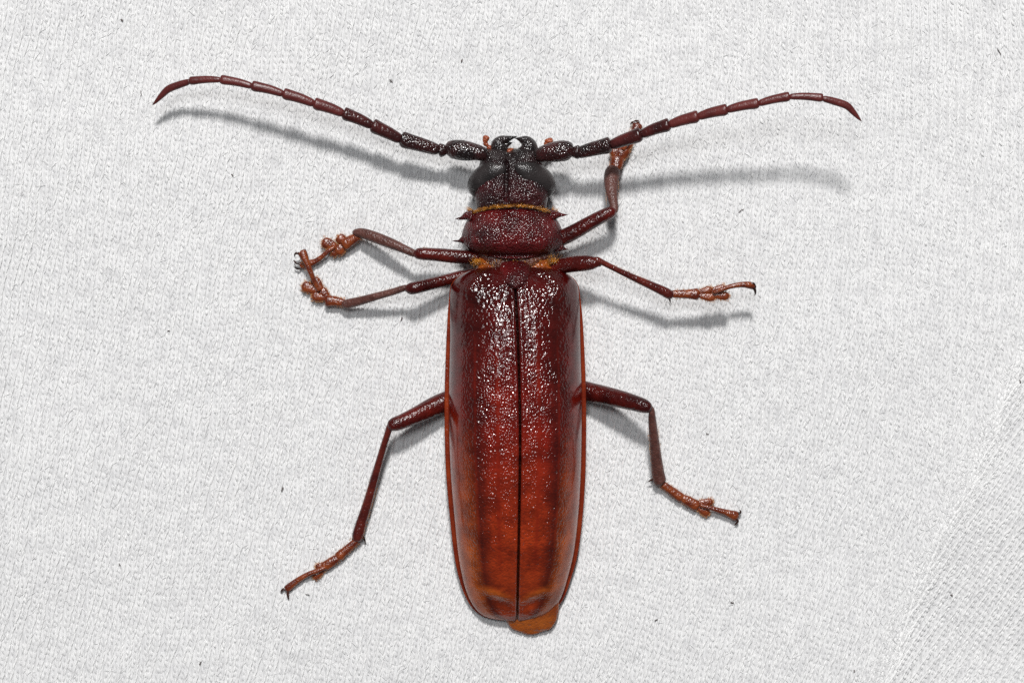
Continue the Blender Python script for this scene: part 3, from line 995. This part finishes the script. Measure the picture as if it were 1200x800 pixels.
# hind leg with the long straight shin
L = leg(524, 472, 2.4)
limb('femur', [(548, 461, 1.3, 11, 10, .7), (526, 468.8, 1.45, 12, 11.5, .78), (508, 476, 1.8, 11.5, 11, .82), (490, 485, 2.35, 10.2, 9.8, .76), (472, 493.5, 2.8, 8.6, 8.8, .66), (462, 497.5, 3.0, 7.6, 8.4, .58), (457, 499.6, 2.95, 5, 6, .42), (455, 500.4, 2.9, 1.5, 2, .15)], MAT_FEM, L, 5, 18)
limb('tibia', [(461, 494.5, 2.9, 3, 3, .25), (457, 500, 2.9, 4.2, 4.2, .32), (454.5, 507, 2.75, 3.8, 3.8, .3), (448, 528, 2.3, 4, 4, .31), (440, 556, 1.7, 4.6, 4.6, .34), (431, 588, 1.2, 5.4, 5.4, .38), (423.5, 612, .95, 6, 6.2, .38), (419, 628, .85, 6.4, 6.6, .36), (417, 633, .8, 4, 4, .25), (416.5, 634.5, .8, 1, 1, .1)], MAT_TIBD, L, 5, 16)
claw([(426, 629, .75, 1.6), (427.5, 633, .6, 1.1), (428.6, 637.5, .4, .2)], L)
claw([(415, 628, .75, 1.3), (413.2, 631, .6, .9), (412.5, 632.5, .5, .2)], L)
limb('tarsal_segment', seg_rows(419, 632, .75, 395, 653.5, .6, ((0, 3, 3), (.12, 4.2, 4), (.6, 5, 4.8), (.92, 5.8, 5.6), (1, 3, 3)), .62), MAT_TAR, L, 4, 14)
limb('tarsal_segment', seg_rows(397, 652.5, .65, 378.5, 664.5, .55, ((0, 3, 3), (.2, 4.8, 4.8), (.7, 5.8, 5.6), (.95, 5, 5), (1, 2, 2)), .55), MAT_TAR, L, 4, 14)
lobe(382, 663, 367.5, 677.5, .5, 4.2, L, .4)
lobe(384, 661, 370, 664.5, .55, 3.8, L, .5)
limb('claw_segment', [(382, 664, .7, 2.4, 2.4, .18), (373, 668, .75, 2.8, 2.8, .22), (361, 672.5, .7, 3, 3, .24), (349, 679.5, .6, 3.4, 3.4, .26), (340, 686.5, .5, 4.2, 4.2, .27), (335.5, 690, .45, 4, 4, .22), (334, 691, .45, 1, 1, .08)], MAT_TAR, L, 5, 12)
claw([(336.5, 689, .48, 1.7), (331.5, 690.3, .55, 1.4), (329.4, 692.8, .4, .9), (330.2, 695, .25, .2)], L)
claw([(337.5, 690, .48, 1.8), (337.2, 696, .5, 1.5), (338.2, 700.5, .35, .9), (338.6, 703.5, .2, .2)], L)
fringe(L, [(418, 632, 396, 653, .7, .6, 5.5, 100, .18), (396, 653, 380, 664, .6, .5, 5.4, 80, .18), (440, 560, 420, 628, 1.7, .9, 5.6, 150, .17), (505, 478, 465, 497, 1.9, 2.7, 9.5, 50, .12)])

# front leg that reaches under the antenna
L = leg(652, 282, 2.6)
limb('femur', [(640, 288, 2.7, 7, 7, .55), (658, 279.5, 2.9, 9.4, 8.6, .66), (675, 271, 3.2, 9.2, 8.4, .64), (695, 259.5, 3.5, 8.4, 7.8, .6), (710, 251.5, 3.65, 7.6, 7.2, .56), (717.5, 247.5, 3.65, 6, 6.2, .46), (721, 245.5, 3.6, 2, 2, .2)], MAT_FEM, L, 5, 16)
limb('tibia', [(718, 249.5, 3.6, 3.8, 3.8, .28), (719.8, 244.5, 3.5, 5, 5, .34), (718.6, 236, 3.2, 5.6, 5.4, .38), (717, 224, 2.7, 7.4, 7, .46), (716.5, 212, 2.2, 8.8, 8.6, .5), (717.5, 202.5, 1.8, 8.8, 9.4, .5), (720, 197.5, 1.6, 6.5, 7.5, .4), (721, 196, 1.5, 1.5, 1.5, .1)], MAT_TIB, L, 5, 18)
limb('tarsal_segment', seg_rows(721.5, 199, 1.4, 724, 183.5, 1.1, ((0, 5, 5), (.2, 6.8, 6.8), (.7, 7.8, 7.8), (.95, 7, 7), (1, 3, 3)), .55), MAT_TAR, L, 4, 14)
lobe(724, 189, 719.5, 173.5, 1.0, 6.2, L, .9)
lobe(725, 189, 733, 173, 1.0, 7.2, L, .8)
lobe(729, 178, 727, 164, .85, 5.6, L, .8)
lobe(731, 178, 737.5, 165, .85, 5.6, L, .7)
limb('claw_segment', [(730, 176, 1.0, 2.6, 2.6, .2), (735, 168, 1.05, 3, 3, .22), (740, 160, .95, 3.6, 3.6, .25), (745, 152, .8, 5, 5, .28), (747.3, 147, .7, 6.2, 6.2, .28), (748, 145, .65, 3, 3, .2)], MAT_TAR, L, 5, 12)
claw([(744.5, 147, .7, 1.7), (741.5, 143.6, .7, 1.5), (739.4, 145, .5, .9), (739.2, 147, .4, .2)], L)
claw([(748, 146.5, .7, 2.0), (747.5, 142.6, .75, 1.7), (744.5, 141.8, .6, 1.1), (742, 143, .45, .2)], L)
fringe(L, [(721, 198, 724, 184, 1.2, 1, 7.5, 120, .22), (738, 164, 747, 147, .9, .7, 5.5, 80, .2), (718, 240, 717, 202, 3.3, 1.9, 8.2, 80, .12), (660, 280, 712, 251, 3, 3.6, 8.6, 100, .11)])

# middle leg held off the cloth
L = leg(650, 314, 2.8)
limb('femur', [(636, 316, 2.8, 7, 7, .5), (652, 313, 3.2, 9, 8.6, .62), (668, 310.2, 3.7, 9.6, 9, .66), (684, 308, 4.2, 8.8, 9.6, .62), (695, 307.2, 4.5, 6.5, 8.5, .5), (701, 308.6, 4.55, 3.8, 5.8, .32), (704.5, 311, 4.5, .8, 2, .12)], MAT_FEM, L, 5, 18)
limb('tibia', [(694, 304.5, 4.6, 3, 3, .24), (700, 305, 4.7, 4, 4, .3), (706, 307.5, 4.65, 3.4, 3.4, .28), (722, 315.5, 4.45, 3.2, 3.4, .27), (742, 325, 4.2, 3.8, 4, .3), (762, 333.8, 3.95, 4.6, 5, .34), (778, 341, 3.8, 5.2, 6, .36), (786, 345, 3.7, 4.6, 6, .33), (789.5, 346, 3.65, 1.5, 1.5, .12)], MAT_TIBD, L, 5, 16)
claw([(783, 348, 3.65, 1.6), (785, 351.5, 3.5, 1.1), (785.6, 355.3, 3.35, .2)], L)
limb('tarsal_segment', seg_rows(787, 344.5, 3.65, 820, 344.6, 3.6, ((0, 3.4, 3.4), (.1, 4.5, 4.5), (.6, 5.2, 5.2), (.9, 6.8, 6.8), (1, 3, 3)), .6), MAT_TAR, L, 4, 14)
lobe(818, 342.5, 834.5, 339.2, 3.55, 4.4, L, 3.5)
lobe(818, 346.5, 838, 349, 3.55, 4.6, L, 3.5)
lobe(831, 341.5, 850, 336.8, 3.5, 4.4, L, 3.5)
lobe(832, 345.5, 854.5, 347, 3.5, 4.8, L, 3.4)
limb('claw_segment', [(836, 343, 3.75, 2.4, 2.4, .18), (846, 339, 3.85, 2.6, 2.6, .2), (858, 335.2, 3.85, 2.8, 2.8, .22), (870, 333.5, 3.8, 3.4, 3.4, .25), (879, 334.3, 3.7, 4.2, 4.2, .26), (883, 336.5, 3.6, 3.2, 3.2, .2), (884, 337.5, 3.55, 1, 1, .08)], MAT_TAR, L, 5, 12)
claw([(881, 335, 3.7, 2.2), (884.4, 339, 3.65, 1.8), (885.2, 343.5, 3.45, 1.1), (884.2, 346.6, 3.3, .2)], L)
claw([(878, 332.5, 3.7, 2.0), (883, 332.5, 3.75, 1.7), (885.3, 336, 3.65, 1.0), (885.6, 338, 3.55, .2)], L)
fringe(L, [(790, 344.5, 820, 344.6, 3.6, 3.5, 5.8, 90, .18), (715, 313, 783, 344, 4.5, 3.8, 4.6, 150, .17)])

# hind leg with the bent knee and greyish shin
L = leg(688, 458, 2.4)
limb('femur', [(664, 450, 1.3, 10, 10, .7), (685, 457.7, 1.5, 11.4, 11.2, .78), (705, 462.4, 2.1, 11.2, 11, .84), (725, 467, 3.0, 10.4, 10.2, .78), (745, 472.3, 3.8, 9, 9.2, .68), (756, 475.8, 4.2, 7.8, 8.2, .6), (761.5, 477.8, 4.15, 5, 6, .4), (763.5, 478.6, 4.1, 1.5, 2, .15)], MAT_FEM, L, 5, 18)
limb('tibia', [(760, 474.5, 4.1, 3, 3, .25), (763.6, 481, 4.0, 3.6, 3.6, .28), (764.3, 492, 3.55, 4.6, 4.6, .34), (766.2, 512, 2.75, 5.6, 5.4, .38), (768.5, 534, 1.9, 6.6, 6.4, .42), (771, 554, 1.2, 7.6, 7.4, .42), (773.5, 564, 1.0, 7.4, 7.2, .4), (775, 567.5, .95, 4, 4, .25)], MAT_TIB, L, 5, 16)
claw([(766, 561, .95, 1.8), (762.5, 562.5, .85, 1.2), (758.6, 564.6, .7, .2)], L)
limb('tarsal_segment', seg_rows(775, 566, .85, 800, 584.5, .65, ((0, 3.2, 3.2), (.12, 4.4, 4.4), (.6, 5, 5), (.92, 5.6, 5.6), (1, 3, 3)), .62), MAT_TAR, L, 4, 14)
limb('tarsal_segment', seg_rows(798, 582, .7, 818.5, 594, .55, ((0, 3, 3), (.2, 5.2, 5.2), (.7, 6.4, 6.2), (.95, 6, 5.6), (1, 2, 2)), .55), MAT_TAR, L, 4, 14)
lobe(815, 589.5, 835.5, 587.5, .55, 4.4, L, .45)
lobe(815, 592.5, 831, 602, .55, 4.8, L, .4)
limb('claw_segment', [(820, 591.5, .72, 2.4, 2.4, .18), (830, 594.2, .75, 2.6, 2.6, .2), (842, 597.6, .7, 3.2, 3.2, .23), (853, 601, .6, 4.2, 4.2, .26), (862, 604.2, .5, 5.8, 5.8, .28), (865, 605.2, .45, 3, 3, .15)], MAT_TAR, L, 5, 12)
claw([(863.5, 601.5, .5, 1.8), (867.2, 600.5, .55, 1.5), (867.8, 598.2, .45, .9), (866, 596.8, .35, .2)], L)
claw([(862.5, 607.5, .5, 1.8), (864.5, 610.5, .5, 1.5), (862, 614, .38, .9), (860, 615, .25, .2)], L)
fringe(L, [(775, 566, 800, 584, .8, .6, 5.4, 100, .17), (799, 583, 818, 593, .6, .5, 6.6, 80, .17), (765, 500, 771, 556, 3.2, 1.2, 6.6, 170, .16), (705, 463, 755, 475, 2.2, 4, 10, 50, .11)])
